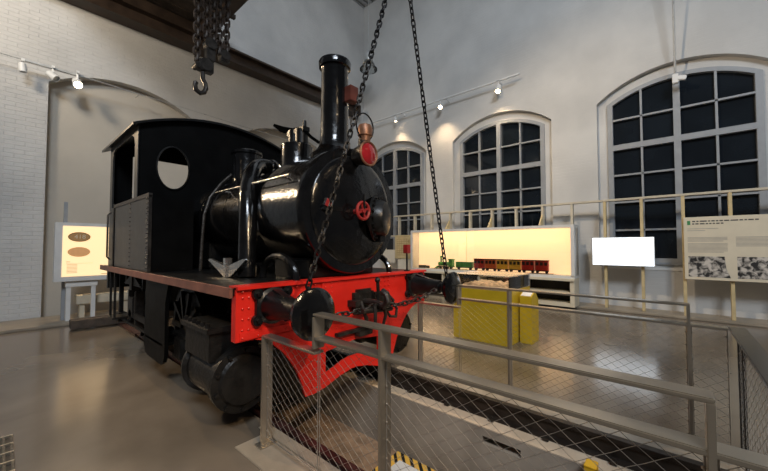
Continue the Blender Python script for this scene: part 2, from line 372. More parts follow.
# windows
for i, c in enumerate(WC):
    d = WD[i]
    h = 1.31; y0 = YW + .16
    fo = arch(c - h - .09, c + h + .09, 1.13, 5.31 + d, .42); fi = arch(c - h + .03, c + h - .03, 1.28, 5.27 + d, .36)
    fr = struct('window_%d' % (i + 1), MB().holed(fo, [fi], 'y', y0 - .06, y0 + .06), M['frame'], bevel=.006)
    mu = MB().bb((c - .065, y0 - .075, 1.2), (c + .065, y0 + .05, 5.66 + d))
    mu.bb((c - h, y0 - .065, 4.06 + d), (c + h, y0 + .05, 4.20 + d))
    for s in (-1, 1):
        mu.bb((c + s * .68 - .022, y0 - .05, 1.2), (c + s * .68 + .022, y0 + .04, 5.58 + d))
        for z in (1.98 + d * .4, 2.70 + d * .6, 3.40 + d * .8, 4.86 + d): mu.bb((c + s * .05, y0 - .05, z - .022), (c + s * (h - .02), y0 + .04, z + .022))
    struct('glazing_bar', mu, M['frame'], fr)
    struct('pane', MB().plate(arch(c - h, c + h, 1.2, 5.29 + d, .38), 'y', y0 + .055, y0 + .065), M['pane'], fr)
    struct('sill', MB().bb((c - 1.6, YW - .02, 1.0), (c + 1.6, YW + .32, 1.06)), M['white'], fr)

# ================================================================== overhead crane
b = MB().bb((XB + .02, -4, 7.12), (XB + .45, 9.9, 7.18)).bb((XB + .02, -4, 7.48), (XB + .45, 9.9, 7.54)).bb((XB + .18, -4, 7.18), (XB + .26, 9.9, 7.48)).bb((XB+.02, 9.86, 7.12), (XB+.45, 9.9, 7.54))
run = solo('crane_runway_beam', b, M['crane'], 'long brown steel runway beam carrying the crane along the back wall', 'beam')
cb = thing('crane_bridge', 'dark overhead crane bridge with timber deck high above the locomotive cab', 'crane', (-7, 2.4, 7.56))
part('girder', MB().bb((-10.2, 3.55, 7.60), (-2.5, 3.85, 8.2)), M['crane'], cb, .01)
part('girder', MB().bb((-10.2, .2, 7.60), (-2.5, .5, 8.2)), M['crane'], cb, .01)
dk = MB()
for i in range(30): dk.bb((-10.2 + i * .256, .5, 7.86 + .006 * (i % 3)), (-10.2 + i * .256 + .245, 3.55, 7.93))
part('deck', dk, M['plank'], cb)
part('end_carriage', MB().bb((-10.28, -.2, 7.545), (-9.92, 4.1, 7.78)), M['crane'], cb, .01)
part('cross_beam', MB().bb((-8.2, .5, 7.62), (-8.0, 3.55, 7.85)), M['crane'], cb)
part('cross_beam', MB().bb((-6.6, .5, 7.62), (-6.4, 3.55, 7.85)), M['crane'], cb)
part('bracket', MB().bb((-8.95, 3.85, 7.75), (-8.85, 4.05, 7.85)), M['crane'], cb)

# chain links
def link_mesh(name, p, r, w, m):
    # stadium ring: pitch p, wire radius r, inner half width w ; long axis X
    pts = []; hl = p / 2 + r - w
    for k in range(9): a = -PI / 2 + PI * k / 8; pts.append((hl + w * math.cos(a), w * math.sin(a), 0))
    for k in range(9): a = PI / 2 + PI * k / 8; pts.append((-hl + w * math.cos(a), w * math.sin(a), 0))
    return MB().tube(pts, r, 6, True).mesh(name, (0, 0, 0), m)
def chain_links(parent, path, p, r, w, m, roll=0.0):
    me = link_mesh('link', p, r, w, m); off = ORG[root_of(parent)]
    path = [Vector(q) for q in path]; segs = [(path[i + 1] - path[i]).length for i in range(len(path) - 1)]; tot = sum(segs)
    n = max(1, int(round(tot / p))); first = None
    def at(d):
        i = 0
        while i < len(segs) - 1 and d > segs[i]: d -= segs[i]; i += 1
        return path[i].lerp(path[i + 1], d / segs[i])
    for k in range(n):
        a = at(tot * k / n); c = at(tot * (k + 1) / n); t = (c - a).normalized(); u = t.cross(Vector((.3, .95, .1))).normalized(); w_ = t.cross(u)
        mt = Matrix((t, u, w_)).transposed() @ Matrix.Rotation(roll + (PI / 2 if k % 2 else 0) + .2 * math.sin(k * 1.7), 3, 'X')
        o = bpy.data.objects.new('link', me); COL.objects.link(o); o.parent = parent
        o.location = (a + c) / 2 - off; o.rotation_euler = mt.to_euler()
def sag(a, b, s, n=14):
    a = Vector(a); b = Vector(b); return [a.lerp(b, i / n) - Vector((0, 0, s * 4 * (i / n) * (1 - i / n))) for i in range(n + 1)]

# chain hoist hanging from the bridge
hx = -6.5
ho = thing('chain_hoist', 'rusty chain hoist with an open hook hanging from the crane bridge', 'hoist', (hx, 2.4, 4.36))
part('hook', MB().tube([(hx, 2.38 + .0, 4.80), (hx, 2.38, 4.66), (hx, 2.43, 4.58), (hx, 2.44, 4.50), (hx, 2.41, 4.42), (hx, 2.34, 4.38), (hx, 2.27, 4.42), (hx, 2.25, 4.50), (hx, 2.265, 4.56)], .042, 10), M['iron'], ho)
part('hook_block', MB().box((hx, 2.42, 4.90), (.14, .26, .20)).cyl((hx - .09, 2.42, 4.92), (hx + .09, 2.42, 4.92), .12).cyl((hx - .1, 2.27, 4.86), (hx + .1, 2.27, 4.86), .05), M['iron'], ho, .01)
part('guide_block', MB().box((hx, 2.50, 5.25), (.12, .16, .42)).cyl((hx - .08, 2.5, 5.35), (hx + .08, 2.5, 5.35), .11), M['iron'], ho, .01)
part('counter_block', MB().box((hx, 2.76, 5.22), (.12, .17, .2)).cyl((hx - .08, 2.76, 5.25), (hx + .08, 2.76, 5.25), .1), M['iron'], ho, .01)
for y, zb in ((2.27, 4.95), (2.42, 5.45), (2.55, 5.40), (2.66, 5.25), (2.80, 5.30)):
    cs = part('chain_strand', MB().cyl((hx, y, zb + .0), (hx, y, zb + .06), .035), M['iron'], ho)
    me = link_mesh('chain_link', .115, .022, .05, M['crane'])
    n = int((7.5 - zb) / .115)
    for k in range(n):
        o = bpy.data.objects.new('chain_link', me); COL.objects.link(o); o.parent = cs
        o.location = Vector((hx, y, zb + .06 + k * .115)) - ORG[ho]; o.rotation_euler = (0, R(90), 0) if k % 2 else (R(90), R(90), 0)

# ================================================================== LOCOMOTIVE
YC, ZB = 2.46, 1.95
lo = thing('steam_locomotive', 'black steam tank locomotive with bright red front buffer beam standing over the pit', 'locomotive', (-5, YC, 0.03))
BX = -2.60
# --- running gear
fr_ = MB()
for y in (1.86, 3.06): fr_.plate([(-7.5, .55), (-2.66, .55), (-2.66, 1.14), (-7.5, 1.14)], 'y', y - .02, y + .02)
fr_.bb((-7.5, 1.88, 1.0), (-2.66, 3.04, 1.12)).bb((-7.6, 1.25, .85), (-7.5, 3.67, 1.19))
part('frame', fr_, M['grime'], lo)
RW = .52; XA = (-4.75, -6.55)
for x in XA:
    for y, s in ((1.63, -1), (3.29, 1)):
        w = MB().lathe((x, y - s * .10, .03 + RW), (0, s, 0), [(0, RW + .03), (.025, RW + .03), (.03, RW), (.14, RW - .005), (.14, RW - .07), (.09, RW - .08), (.09, .12), (.16, .10), (.16, .03)], 40)
        for k in range(10):
            a = 2 * PI * k / 10; w.box((x + .28 * math.cos(a), y + s * .06, .03 + RW + .28 * math.sin(a)), (.36, .04, .05), Matrix.Rotation(-a, 3, 'Y'))
        part('wheel', w, M['grime'], lo)
    part('axle', MB().cyl((x, 1.6, .03 + RW), (x, 3.3, .03 + RW), .07), M['grime'], lo)
for s, y in ((-1, 1.40), (1, 3.52)):
    part('coupling_rod', MB().box((-5.65, y + .06 * s * 0, .50), (1.95, .04, .09)).cyl((XA[0], y - .03, .50), (XA[0], y + .03, .50), .09).cyl((XA[1], y - .03, .50), (XA[1], y + .03, .50), .09), M['grime'], lo, .008)
    cyv = MB().lathe((-3.56, y, .44), (1, 0, 0), [(0, .2), (.0, .26), (.05, .27), (.07, .235), (.60, .235), (.62, .27), (.68, .27)], 36)
    cy_ = part('cylinder', cyv, M['grime'], lo)
    cv = MB().lathe((-2.88, y, .44), (1, 0, 0), [(0, .275), (.03, .275), (.035, .22), (.06, .20), (.075, .10), (.08, .0)], 36)
    for k in range(10): a = 2 * PI * (k + .4) / 10; cv.cyl((-2.86, y + .245 * math.cos(a), .44 + .245 * math.sin(a)), (-2.82, y + .245 * math.cos(a), .44 + .245 * math.sin(a)), .016, n=6)
    part('cylinder_cover', cv, M['grime'], cy_)
    vc = MB().bb((-3.52, y - .24, .60), (-2.98, y + .20, .86)).bb((-3.56, y - .27, .84), (-2.95, y + .22, .89))
    for x in lin(-3.50, -3.02, 6):
        for yy in (y - .24, y + .16): vc.cyl((x, yy, .88), (x, yy, .925), .022, n=6)
    part('valve_chest', vc, M['grime'], lo, .006)
    part('piston_rod', MB().cyl((-4.45, y, .44), (-3.54, y, .44), .03), M['bright'], lo)
    part('slide_bar', MB().bb((-4.5, y - .05, .55), (-3.56, y + .05, .59)).bb((-4.5, y - .05, .29), (-3.56, y + .05, .33)).bb((-4.35, y - .08, .33), (-4.15, y + .08, .55)), M['grime'], lo, .006)
    yp = 1.24 if s < 0 else 3.68
    pl = [(-5.08, 1.19), (-5.12, .36), (-5.06, .27), (-4.95, .24), (-4.45, .24), (-4.36, .28), (-4.32, .36), (-4.32, .95), (-4.22, 1.19)]
    part('step_plate', MB().plate(pl, 'y', yp - .02, yp + .02).bb((-5.05, yp - .02, .45), (-4.4, yp + .26 * -s, .48)), M['cab'], lo, .004)
    sp = MB()
    for k in range(6): sp.box((-6.4, y, .98 + .022 * k), (.95 - .12 * k, .08, .018))
    sp.bb((-6.46, y - .06, .90), (-6.34, y + .06, 1.13)).bb((-6.9, y - .02, .95), (-6.86, y + .02, 1.18)).bb((-5.94, y - .02, .95), (-5.90, y + .02, 1.18))
    part('leaf_spring', sp, M['iron'], lo)
    part('axle_box', MB().box((XA[1], y - .0 - .05 * s, .62), (.28, .16, .30)).box((XA[1] - .2, y - .05 * s, .60), (.06, .12, .56)).box((XA[1] + .2, y - .05 * s, .60), (.06, .12, .56)), M['iron'], lo, .01)
    part('brake_hanger', MB().bb((-7.3, y - .03, .35), (-7.24, y + .03, 1.15)).bb((-7.36, y - .06, .3), (-7.14, y + .06, .45)).bb((-7.3, y - .02, .33), (-5.6, y + .02, .37)), M['grime'], lo, .005)
    part('foot_step', MB().bb((-7.05, y - .22, .42), (-6.72, y + .05, .45)).bb((-7.05, y - .20, .45), (-7.02, y - .17, 1.19)).bb((-6.75, y - .20, .45), (-6.72, y - .17, 1.19)), M['grime'], lo, .004)
# --- running board
rb = part('running_board', MB().bb((-7.66, 1.19, 1.19), (BX - .02, 3.73, 1.245)), M['blackm'], lo, .004)
part('edge_strip', MB().bb((-7.68, 1.165, 1.17), (BX - .03, 1.19, 1.25)), M['rust'], rb, .003, 'rusty red edge strip')
part('edge_strip', MB().bb((-7.68, 3.73, 1.17), (BX - .03, 3.755, 1.25)), M['rust'], rb, .003, 'rusty red edge strip')
# --- buffer beam and guard plate
bm_ = MB().bb((BX - .03, 1.20, .83), (BX, 3.76, 1.255)).bb((BX - .12, 1.20, 1.235), (BX + .035, 3.76, 1.26)).bb((BX - .07, 1.20, .83), (BX - .03, 1.22, 1.235)).bb((BX - .07, 3.755, .815), (BX - .03, 3.78, 1.235))
bm_.bb((BX, 2.02, .82), (BX + .012, 2.9, 1.235)).bb((BX, 1.23, .84), (BX + .008, 1.9, .9))
rv = []
for y in lin(1.25, 3.72, 26): rv.append((BX + .008, y, 1.215))
for y in lin(1.25, 3.72, 20): rv.append((BX + .010, y, .86))
for y in (2.06, 2.14, 2.86, 2.94, 3.0): rv += [(BX + .014, y, z) for z in lin(.9, 1.18, 6)]
for y in (1.25, 1.30, 1.86, 1.94, 3.68): rv += [(BX + .006, y, z) for z in lin(.92, 1.17, 4)]
rivets(bm_, rv, 'x', .009)
beam = part('buffer_beam', bm_, M['red'], lo, 0, 'bright red riveted buffer beam')
L = [(1.34, .835), (1.44, .80), (1.53, .745), (1.62, .66), (1.69, .57), (1.755, .47), (1.81, .34), (1.85, .21), (1.94, .205), (2.08, .225), (2.26, .28), (2.42, .31)]
outer = L + [(2 * YC - a, z) for a, z in reversed(L)]
hole = [(2.08, .56), (2.08, .355), (2.16, .37), (2.30, .42), (2.40, .435)]
hole = hole + [(2 * YC - a, z) for a, z in reversed(hole)]
hole = hole + [(2.7, .575), (2.46, .60), (2.22, .575)]
gm = MB().holed(outer, [hole], 'x', BX - .03, BX + .0)
g2 = []
for z, a, c in ((.76, 1.62, 2.3), (.68, 1.68, 2.2), (.60, 1.73, 2.05), (.52, 1.78, 2.04), (.44, 1.82, 2.04), (.36, 1.9, 2.04), (.28, 1.92, 2.06)):
    for y in lin(a, c, max(3, int((c - a) / .07))): g2 += [(BX + .004, y, z), (BX + .004, 2 * YC - y, z)]
rivets(gm, g2, 'x', .008)
part('guard_plate', gm, M['red'], lo, 0, 'red riveted guard plate with an open middle below the beam')
# --- buffers
for y in (1.50, 3.50):
    bs = MB().lathe((BX + .005, y, 1.085), (1, 0, 0), [(0, .150), (.035, .150), (.05, .125), (.10, .112), (.30, .085), (.40, .075), (.40, .05), (.555, .045)], 28)
    for sy in (-1, 1):
        for sz in (-1, 1):
            bs.cyl((BX + .005, y + sy * .135, 1.085 + sz * .105), (BX + .04, y + sy * .135, 1.085 + sz * .105), .045, n=14)
            bs.cyl((BX + .04, y + sy * .135, 1.085 + sz * .105), (BX + .07, y + sy * .135, 1.085 + sz * .105), .022, n=6)
        bs.box((BX + .02, y + sy * .07, 1.085), (.03, .16, .16))
    bs.box((BX + .16, y, 1.085 + .02), (.24, .06, .18), Matrix.Rotation(R(14), 3, 'Y'))
    bu = part('buffer', bs, M['blackm'], lo)
    part('buffer_head', MB().lathe((BX + .555, y, 1.085), (1, 0, 0), [(-.05, .05), (-.01, .10), (0, .185), (.03, .190), (.045, .17), (.06, .10), (.065, .0)], 40), M['black'], bu)
# --- coupling
ck = MB().box((BX + .03, 2.56, .99), (.04, .30, .20)).box((BX + .03, 2.56, .99), (.05, .2, .26))
ck.tube([(BX, 2.56, .99), (BX + .22, 2.56, .99), (BX + .33, 2.56, .97), (BX + .38, 2.56, 1.02), (BX + .36, 2.56, 1.09), (BX + .30, 2.56, 1.12)], .035, 10)
part('coupling_hook', ck, M['iron'], lo, .004)
part('screw_coupling', MB().tube([(BX + .26, 2.50, .98), (BX + .28, 2.48, .86), (BX + .26, 2.5, .76), (BX + .26, 2.62, .76), (BX + .28, 2.64, .86), (BX + .26, 2.62, .98)], .018, 8, True)
     .cyl((BX + .22, 2.36, .93), (BX + .22, 2.80, .90), .025).tube([(BX + .2, 2.62, .97), (BX + .2, 2.61, 1.12), (BX + .2, 2.60, 1.22)], .018).sphere((BX + .2, 2.60, 1.22), .03)
     .tube([(BX + .2, 2.7, .95), (BX + .22, 2.78, .82), (BX + .22, 2.88, .80), (BX + .2, 2.92, .88), (BX + .2, 2.86, .95)], .016, 8, True), M['iron'], lo)
part('shackle', MB().tube([(BX + .05, 2.75, 1.03), (BX + .16, 2.80, 1.06), (BX + .2, 2.86, .98), (BX + .16, 2.84, .90), (BX + .05, 2.8, .92)], .018).box((BX + .03, 2.80, .99), (.05, .16, .16)), M['iron'], lo)
part('shackle', MB().tube([(BX + .12, 2.44, 1.0), (BX + .2, 2.40, .92), (BX + .2, 2.44, .82), (BX + .14, 2.50, .84)], .018).box((BX + .07, 2.40, .99), (.12, .10, .06)), M['iron'], lo)
part('hook_bracket', MB().box((BX + .03, 2.46, .70), (.05, .55, .035)).box((BX + .05, 2.55, .665), (.08, .2, .05)), M['iron'], lo, .004)
cc = part('safety_chain', MB().sphere((BX + .06, 1.95, .93), .025).sphere((BX + .42, 3.38, 1.05), .03), M['iron'], lo)
chain_links(cc, sag((BX + .06, 1.95, .93), (BX + .22, 2.56, .97), .03) + sag((BX + .22, 2.58, .97), (BX + .42, 3.36, 1.06), .06), .062, .009, .022, M['iron'])
# --- smokebox, boiler
sb = part('smokebox', MB().lathe((-3.45, YC, ZB), (1, 0, 0), [(0, .60), (.0, .645), (.74, .645), (.745, .665), (.83, .665), (.845, .655), (.845, .57), (.80, .56)], 64), M['black'], lo)
dr = part('smokebox_door', MB().lathe((-2.63, YC, ZB), (1, 0, 0), [(-.02, .575), (.03, .57), (.045, .55), (.055, .50), (.085, .35), (.105, .2), (.112, .0)], 64), M['black'], sb)
HWY, HWZ = 2.385, 1.93
wl = MB().ring((-2.40, HWY, HWZ), (1, 0, 0), .085, .016, 24).cyl((-2.56, HWY, HWZ), (-2.38, HWY, HWZ), .025)
for k in range(4): a = R(20) + PI / 2 * k; wl.box((-2.40, HWY + .042 * math.cos(a), HWZ + .042 * math.sin(a)), (.016, .085, .02), Matrix.Rotation(a, 3, 'X'))
part('hand_wheel', wl, M['redw'], lo, 0, 'small red four spoked hand wheel')
part('door_handle', MB().tube([(-2.38, HWY, HWZ + .02), (-2.37, HWY - .02, HWZ + .16)], .010), M['blackm'], lo)
part('hinge_strap', MB().box((-2.545, 2.22, 1.94), (.03, .46, .05), Matrix.Rotation(R(-4), 3, 'Z')).box((-2.555, 2.04, 1.97), (.03, .06, .13), Matrix.Rotation(R(-25), 3, 'X')), M['blackm'], lo, .005)
part('door_plate', MB().box((-2.535, 2.05, 1.985), (.012, .06, .075), Matrix.Rotation(R(-25), 3, 'X')), M['redw'], lo)
ax = Vector((1, .50, 0)).normalized(); fc = Vector((-2.56, 2.735, 1.88))
fl = MB().lathe(fc, ax, [(-.12, .18), (0, .18), (0, .25), (.025, .25), (.03, .205), (.09, .20), (.13, .18), (.15, .14), (.155, 0)], 40)
u = Vector((0, 0, 1)); w_ = ax.cross(u)
for k in range(20):
    a = 2 * PI * k / 20; c = fc + (u * math.cos(a) + w_ * math.sin(a)) * .228; fl.cyl(c + ax * .028, c + ax * .05, .012, n=6)
fl.box(fc + ax * .06 + w_ * 0 - u * .22, (.08, .08, .08))
part('bolted_cover', fl, M['blackm'], sb)
part('saddle', MB().bb((-3.4, 2.0, 1.245), (-2.75, 2.92, 1.45)), M['blackm'], lo, .02)
bo = part('boiler', MB().lathe((-5.72, YC, ZB), (1, 0, 0), [(0, .60), (2.28, .60)], 64), M['black'], lo)
for x in (-5.2, -4.45, -3.95): part('boiler_band', MB().lathe((x, YC, ZB), (1, 0, 0), [(0, .6), (0, .606), (.06, .606), (.06, .6)], 64), M['black'], bo)
part('firebox', MB().bb((-5.7, 1.95, 1.245), (-5.0, 2.97, 1.8)), M['blackm'], lo, .03)
part('chimney', MB().lathe((-2.93, YC, 2.50), (0, 0, 1), [(0, .30), (.09, .27), (.14, .21), (.20, .175), (.30, .158), (1.06, .150), (1.08, .158), (1.09, .178), (1.15, .185), (1.17, .175), (1.17, .13), (.95, .12)], 48), M['black'], lo)
part('chimney_plate', MB().box((-2.73, 2.53, 3.26), (.10, .12, .17)), M['rustp'], lo, .005, 'rusty red plate on the chimney side')
part('sand_dome', MB().lathe((-4.98, YC, 2.46), (0, 0, 1), [(0, .26), (.06, .22), (.10, .205), (.50, .205), (.51, .225), (.55, .225), (.57, .19), (.60, .05)], 40), M['black'], lo)
part('steam_dome', MB().lathe((-3.66, YC, 2.50), (0, 0, 1), [(0, .25), (.05, .215), (.08, .20), (.34, .20), (.36, .18), (.38, .10), (.38, 0)], 40), M['black'], lo)
part('safety_valve', MB().cyl((-3.72, YC, 2.84), (-3.72, YC, 3.06), .075).cyl((-3.56, YC, 2.84), (-3.56, YC, 3.04), .08).box((-3.64, YC, 3.03), (.36, .10, .06)).cyl((-3.50, YC, 2.95), (-3.50, YC, 3.14), .022), M['blackm'], lo, .004)
part('valve_lever', MB().plate([(-4.20, 3.235), (-4.17, 3.26), (-3.95, 3.17), (-3.72, 3.09), (-3.5, 3.07), (-3.5, 3.02), (-3.75, 3.03), (-4.0, 3.10)], 'y', YC - .025, YC + .025)
     .tube([(-3.52, YC, 3.03), (-3.36, YC, 2.90), (-3.22, YC, 2.81)], .02), M['dull_black'], lo)
ctl = [Vector(q) for q in ((-4.02, 2.30, 2.60), (-3.98, 2.12, 2.58), (-3.80, 1.93, 2.42), (-3.66, 1.82, 2.2), (-3.56, 1.77, 1.95), (-3.50, 1.74, 1.65), (-3.46, 1.72, 1.40), (-3.44, 1.71, 1.25))]
pts = []
for k in range(len(ctl) - 1):
    p0, p1, p2, p3 = ctl[max(k - 1, 0)], ctl[k], ctl[k + 1], ctl[min(k + 2, len(ctl) - 1)]
    for q in range(4):
        f = q / 4; pts.append(.5 * ((2 * p1) + (p2 - p0) * f + (2 * p0 - 5 * p1 + 4 * p2 - p3) * f * f + (3 * p1 - p0 - 3 * p2 + p3) * f ** 3))
pts.append(ctl[-1])
part('sand_pipe', MB().tube(pts, .095, 16).sphere((-4.02, 2.32, 2.60), .11), M['black'], lo)
part('injector_pipe', MB().tube([(-4.92, 2.20, 2.62), (-4.92, 2.05, 2.46), (-4.90, 1.90, 2.25), (-4.88, 1.82, 2.0), (-4.85, 1.79, 1.7), (-4.82, 1.76, 1.25)], .022, 10), M['iron'], lo)
part('handrail', MB().cyl((-4.55, 1.83, 2.27), (-2.85, 1.83, 2.27), .014).cyl((-4.4, 1.83, 2.27), (-4.4, 1.98, 2.27), .012).cyl((-2.95, 1.83, 2.27), (-2.95, 1.98, 2.24), .012), M['bright'], lo, 0, 'thin bright handrail along the boiler')
part('handrail', MB().cyl((-4.55, 3.09, 2.27), (-2.85, 3.09, 2.27), .014).cyl((-4.4, 3.09, 2.27), (-4.4, 2.94, 2.27), .012).cyl((-2.95, 3.09, 2.27), (-2.95, 2.94, 2.24), .012), M['bright'], lo)
vb = [(-4.06, 1.42), (-4.0, 1.435), (-3.60, 1.36), (-3.22, 1.45), (-3.18, 1.44), (-3.48, 1.27), (-3.58, 1.245), (-3.68, 1.265)]
part('boiler_bracket', MB().plate(vb, 'y', 1.56, 1.59).bb((-3.62, 1.54, 1.25), (-3.57, 1.61, 1.45)), M['bright'], lo, 0, 'bright steel V shaped bracket')
for y in (1.80, 3.12):
    ar = [(-3.28, y, 1.25)]
    for k in range(11): a = PI * (1 - k / 10); ar.append((-2.98 + .30 * math.cos(a), y, 1.28 + .20 * math.sin(a)))
    ar.append((-2.68, y, 1.25))
    part('steam_pipe', MB().tube(ar, .035, 10), M['black'], lo)
# --- cab
CX0, CX1 = -7.45, -5.70
CY0, CY1 = 1.25, 3.67
ra = []
def roofz(y): return 3.30 + .30 * (1 - ((y - YC) / 1.27) ** 2)
fw = [(CY0, 1.245), (CY1, 1.245)] + [(y, roofz(y) - .02) for y in lin(CY1, CY0, 17)]
ca = part('cab', MB().holed(fw, [circ(1.68, 2.74, .21, .315), circ(2 * YC - 1.68, 2.74, .21, .315)], 'x', CX1 - .02, CX1), M['cab'], lo)
for y in (1.68, 2 * YC - 1.68):
    pr = [(CX1 + .006, a, z) for a, z in circ(y, 2.74, .215, .32, 40)]
    part('window_ring', MB().tube(pr, .014, 6, True), M['blackm'], ca)
rw = [(CY0, 1.245), (CY1, 1.245)] + [(y, roofz(y) - .02) for y in lin(CY1, CY0, 17)]
part('rear_wall', MB().holed(rw, [[(1.55, 2.25), (3.37, 2.25), (3.37, 3.2), (1.55, 3.2)]], 'x', CX0, CX0 + .02), M['cab'], ca)
rp = [(y, roofz(y)) for y in lin(1.16, 3.76, 21)]; rp = rp + [(y, z - .035) for y, z in reversed(rp)]
part('cab_roof', MB().plate(rp, 'x', -7.75, -5.62), M['blackm'], ca)
for s, y in ((-1, CY0), (1, CY1)):
    # side sheet with an arched opening, then the riveted side tank plate
    op = [(-7.28, 2.22), (-5.86, 2.22), (-5.86, 3.06), (-5.92, 3.16), (-6.04, 3.20), (-7.1, 3.20), (-7.22, 3.16), (-7.28, 3.06)]
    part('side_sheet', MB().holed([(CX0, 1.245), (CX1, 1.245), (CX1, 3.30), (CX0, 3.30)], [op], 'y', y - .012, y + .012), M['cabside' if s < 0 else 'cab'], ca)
    yo = y + s * .014
    tk = MB().bb((-6.92, yo - .012, 1.25), (-5.05, yo + .012, 2.23))
    part('tank_body', MB().bb((-5.70, min(y, y - s * .5), 1.25), (-5.06, max(y, y - s * .5), 2.20)), M['cab'], ca)
    part('side_tank', tk, M['cabside'], ca, .006)
    ed = MB().bb((-6.96, yo - .022, 2.20), (-5.03, yo + .022, 2.25)).bb((-5.08, yo - .018, 1.25), (-5.03, yo + .018, 2.22))
    rv = [(-5.12, yo + s * .014, z) for z in lin(1.3, 2.18, 15)] + [(-5.95, yo + s * .014, z) for z in lin(1.3, 2.18, 15)] + [(-5.055, yo + s * .02, z) for z in lin(1.3, 2.18, 17)]
    rivets(ed, rv, 'y', .011)
    part('riveted_edge', ed, M['iron'], ca)
    part('grab_rail', MB().tube([(-7.25, yo + s * .01, 1.35), (-7.25, yo + s * .05, 1.40), (-7.25, yo + s * .05, 2.1), (-7.25, yo + s * .01, 2.15)], .014), M['iron'], ca)
    part('door_post', MB().bb((-7.02, yo - .02, 1.25), (-6.94, yo + .02, 2.27)), M['cab'], ca)
# lantern on the smokebox
LY, LZ = 2.465, 2.525
la = thing('signal_lantern', 'copper signal lantern with round red glass on top of the smokebox', 'lantern', (-2.50, LY, 2.45))
part('body', MB().lathe((-2.59, LY, LZ), (1, 0, 0), [(0, .06), (.02, .09), (.10, .105), (.15, .12), (.17, .13), (.19, .128), (.19, .10)], 32).cyl((-2.47, LY, LZ + .05), (-2.47, LY, LZ + .16), .06), M['iron'], la)
part('lens', MB().lathe((-2.42, LY, LZ), (1, 0, 0), [(0, .112), (.02, .110), (.04, .08), (.05, .0)], 32), M['lens'], la, 0, 'round red glass lens')
part('lens_rim', MB().ring((-2.40, LY, LZ), (1, 0, 0), .120, .012, 36), M['copper'], la)
part('cap', MB().lathe((-2.455, LY, LZ + .135), (0, 0, 1), [(0, .055), (.05, .06), (.06, .075), (.13, .08), (.17, .065), (.19, .02)], 24), M['copper'], la, 0, 'copper chimney cap')
part('ring_handle', MB().tube([(-2.455, LY + .125 * math.cos(2 * PI * k / 32), LZ + .29 + .14 * math.sin(2 * PI * k / 32)) for k in range(32)], .008, 6, True), M['blackm'], la)
part('bracket', MB().bb((-2.605, LY - .03, LZ - .02), (-2.58, LY + .03, LZ + .06)), M['blackm'], la, .003)
rl = thing('marker_lamp', 'tiny red square lamp on a thin black stalk at the right beam end', 'lamp', (-2.62, 3.40, 1.26))
part('stalk', MB().cyl((-2.62, 3.40, 1.264), (-2.62, 3.40, 1.50), .012).cyl((-2.62, 3.40, 1.264), (-2.62, 3.40, 1.275), .04), M['blackm'], rl)
part('lamp_box', MB().box((-2.62, 3.40, 1.54), (.07, .075, .11)), M['redw'], rl, .006)

# lifting chains to the buffers
APX = (-2.05, 2.64, 4.68)
for nm, end, lab in (('L', (-2.04, 1.52, 1.285), 'heavy black lifting chain rising from the left buffer, nearer the camera'), ('R', (-2.01, 3.53, 1.29), 'heavy black lifting chain rising from the right buffer')):
    t = thing('lifting_chain', lab, 'chain', end, 'lifting chains above the buffers')
    part('end_shackle', MB().ring((end[0] - .06, end[1], 1.085), (1, 0, 0), .10, .016, 24, 6), M['chain'], t)
    a = Vector((end[0] - .06, end[1], 1.20))
    chain_links(t, sag(a, (APX[0], APX[1] + (-.025 if nm == 'L' else .025), APX[2]), .03), .060, .0080, .0190, M['chain'])
hb = thing('crane_hook_block', 'iron hook and rope out of view holding both lifting chains', 'hook', APX)
part('hook_ring', MB().ring((APX[0], APX[1], APX[2] + .06), (1, 0, 0), .07, .02), M['iron'], hb)
part('rope', MB().cyl((APX[0], APX[1], APX[2] + .12), (APX[0], APX[1], ZC), .012, n=8), M['iron'], hb)

for o in (lo, la, rl): o.location.x += .05
# ================================================================== TRACK RAILS
for y, s, lab in ((1.655, 1, 'rusty near track rail set in the floor edge by the pit'), (3.305, -1, 'dark far track rail with clips on the pit ledge')):
    t = thing('track_rail', lab, 'rail', (-4, y, -.155))
    part('rail_bar', MB().plate([(y - .06, -.155), (y + .06, -.155), (y + .06, -.14), (y + .012, -.125), (y + .012, -.02), (y + .036, -.008), (y + .036, .028), (y - .036, .028), (y - .036, -.008), (y - .012, -.02), (y - .012, -.125), (y - .06, -.14)], 'x', PX0, PX1), M['rail'] if s > 0 else M['raild'], t, .003)
    for x in lin(-6.9, .1, 15):
        part('rail_clip', MB().box((x, y + s * .075, -.135), (.05, .05, .03)).cyl((x, y + s * .08, -.12), (x, y + s * .08, -.10), .013, n=6), M['iron'], t, .003)
for y, lab in ((1.655, 'rail stub behind the locomotive, nearer one'), (3.305, 'rail stub behind the locomotive, farther one')):
    solo('rail_stub', MB().bb((-8.9, y - .05, 0), (PX0 - .02, y + .05, .03)), M['rail'], lab, 'rail', 'rail stubs behind the locomotive')
solo('timber_sleeper', MB().box((-8.55, 2.1, .11), (.30, 2.4, .16)), M['timber'], 'dark timber stop beam lying across the track behind the locomotive', 'sleeper', bevel=.01)
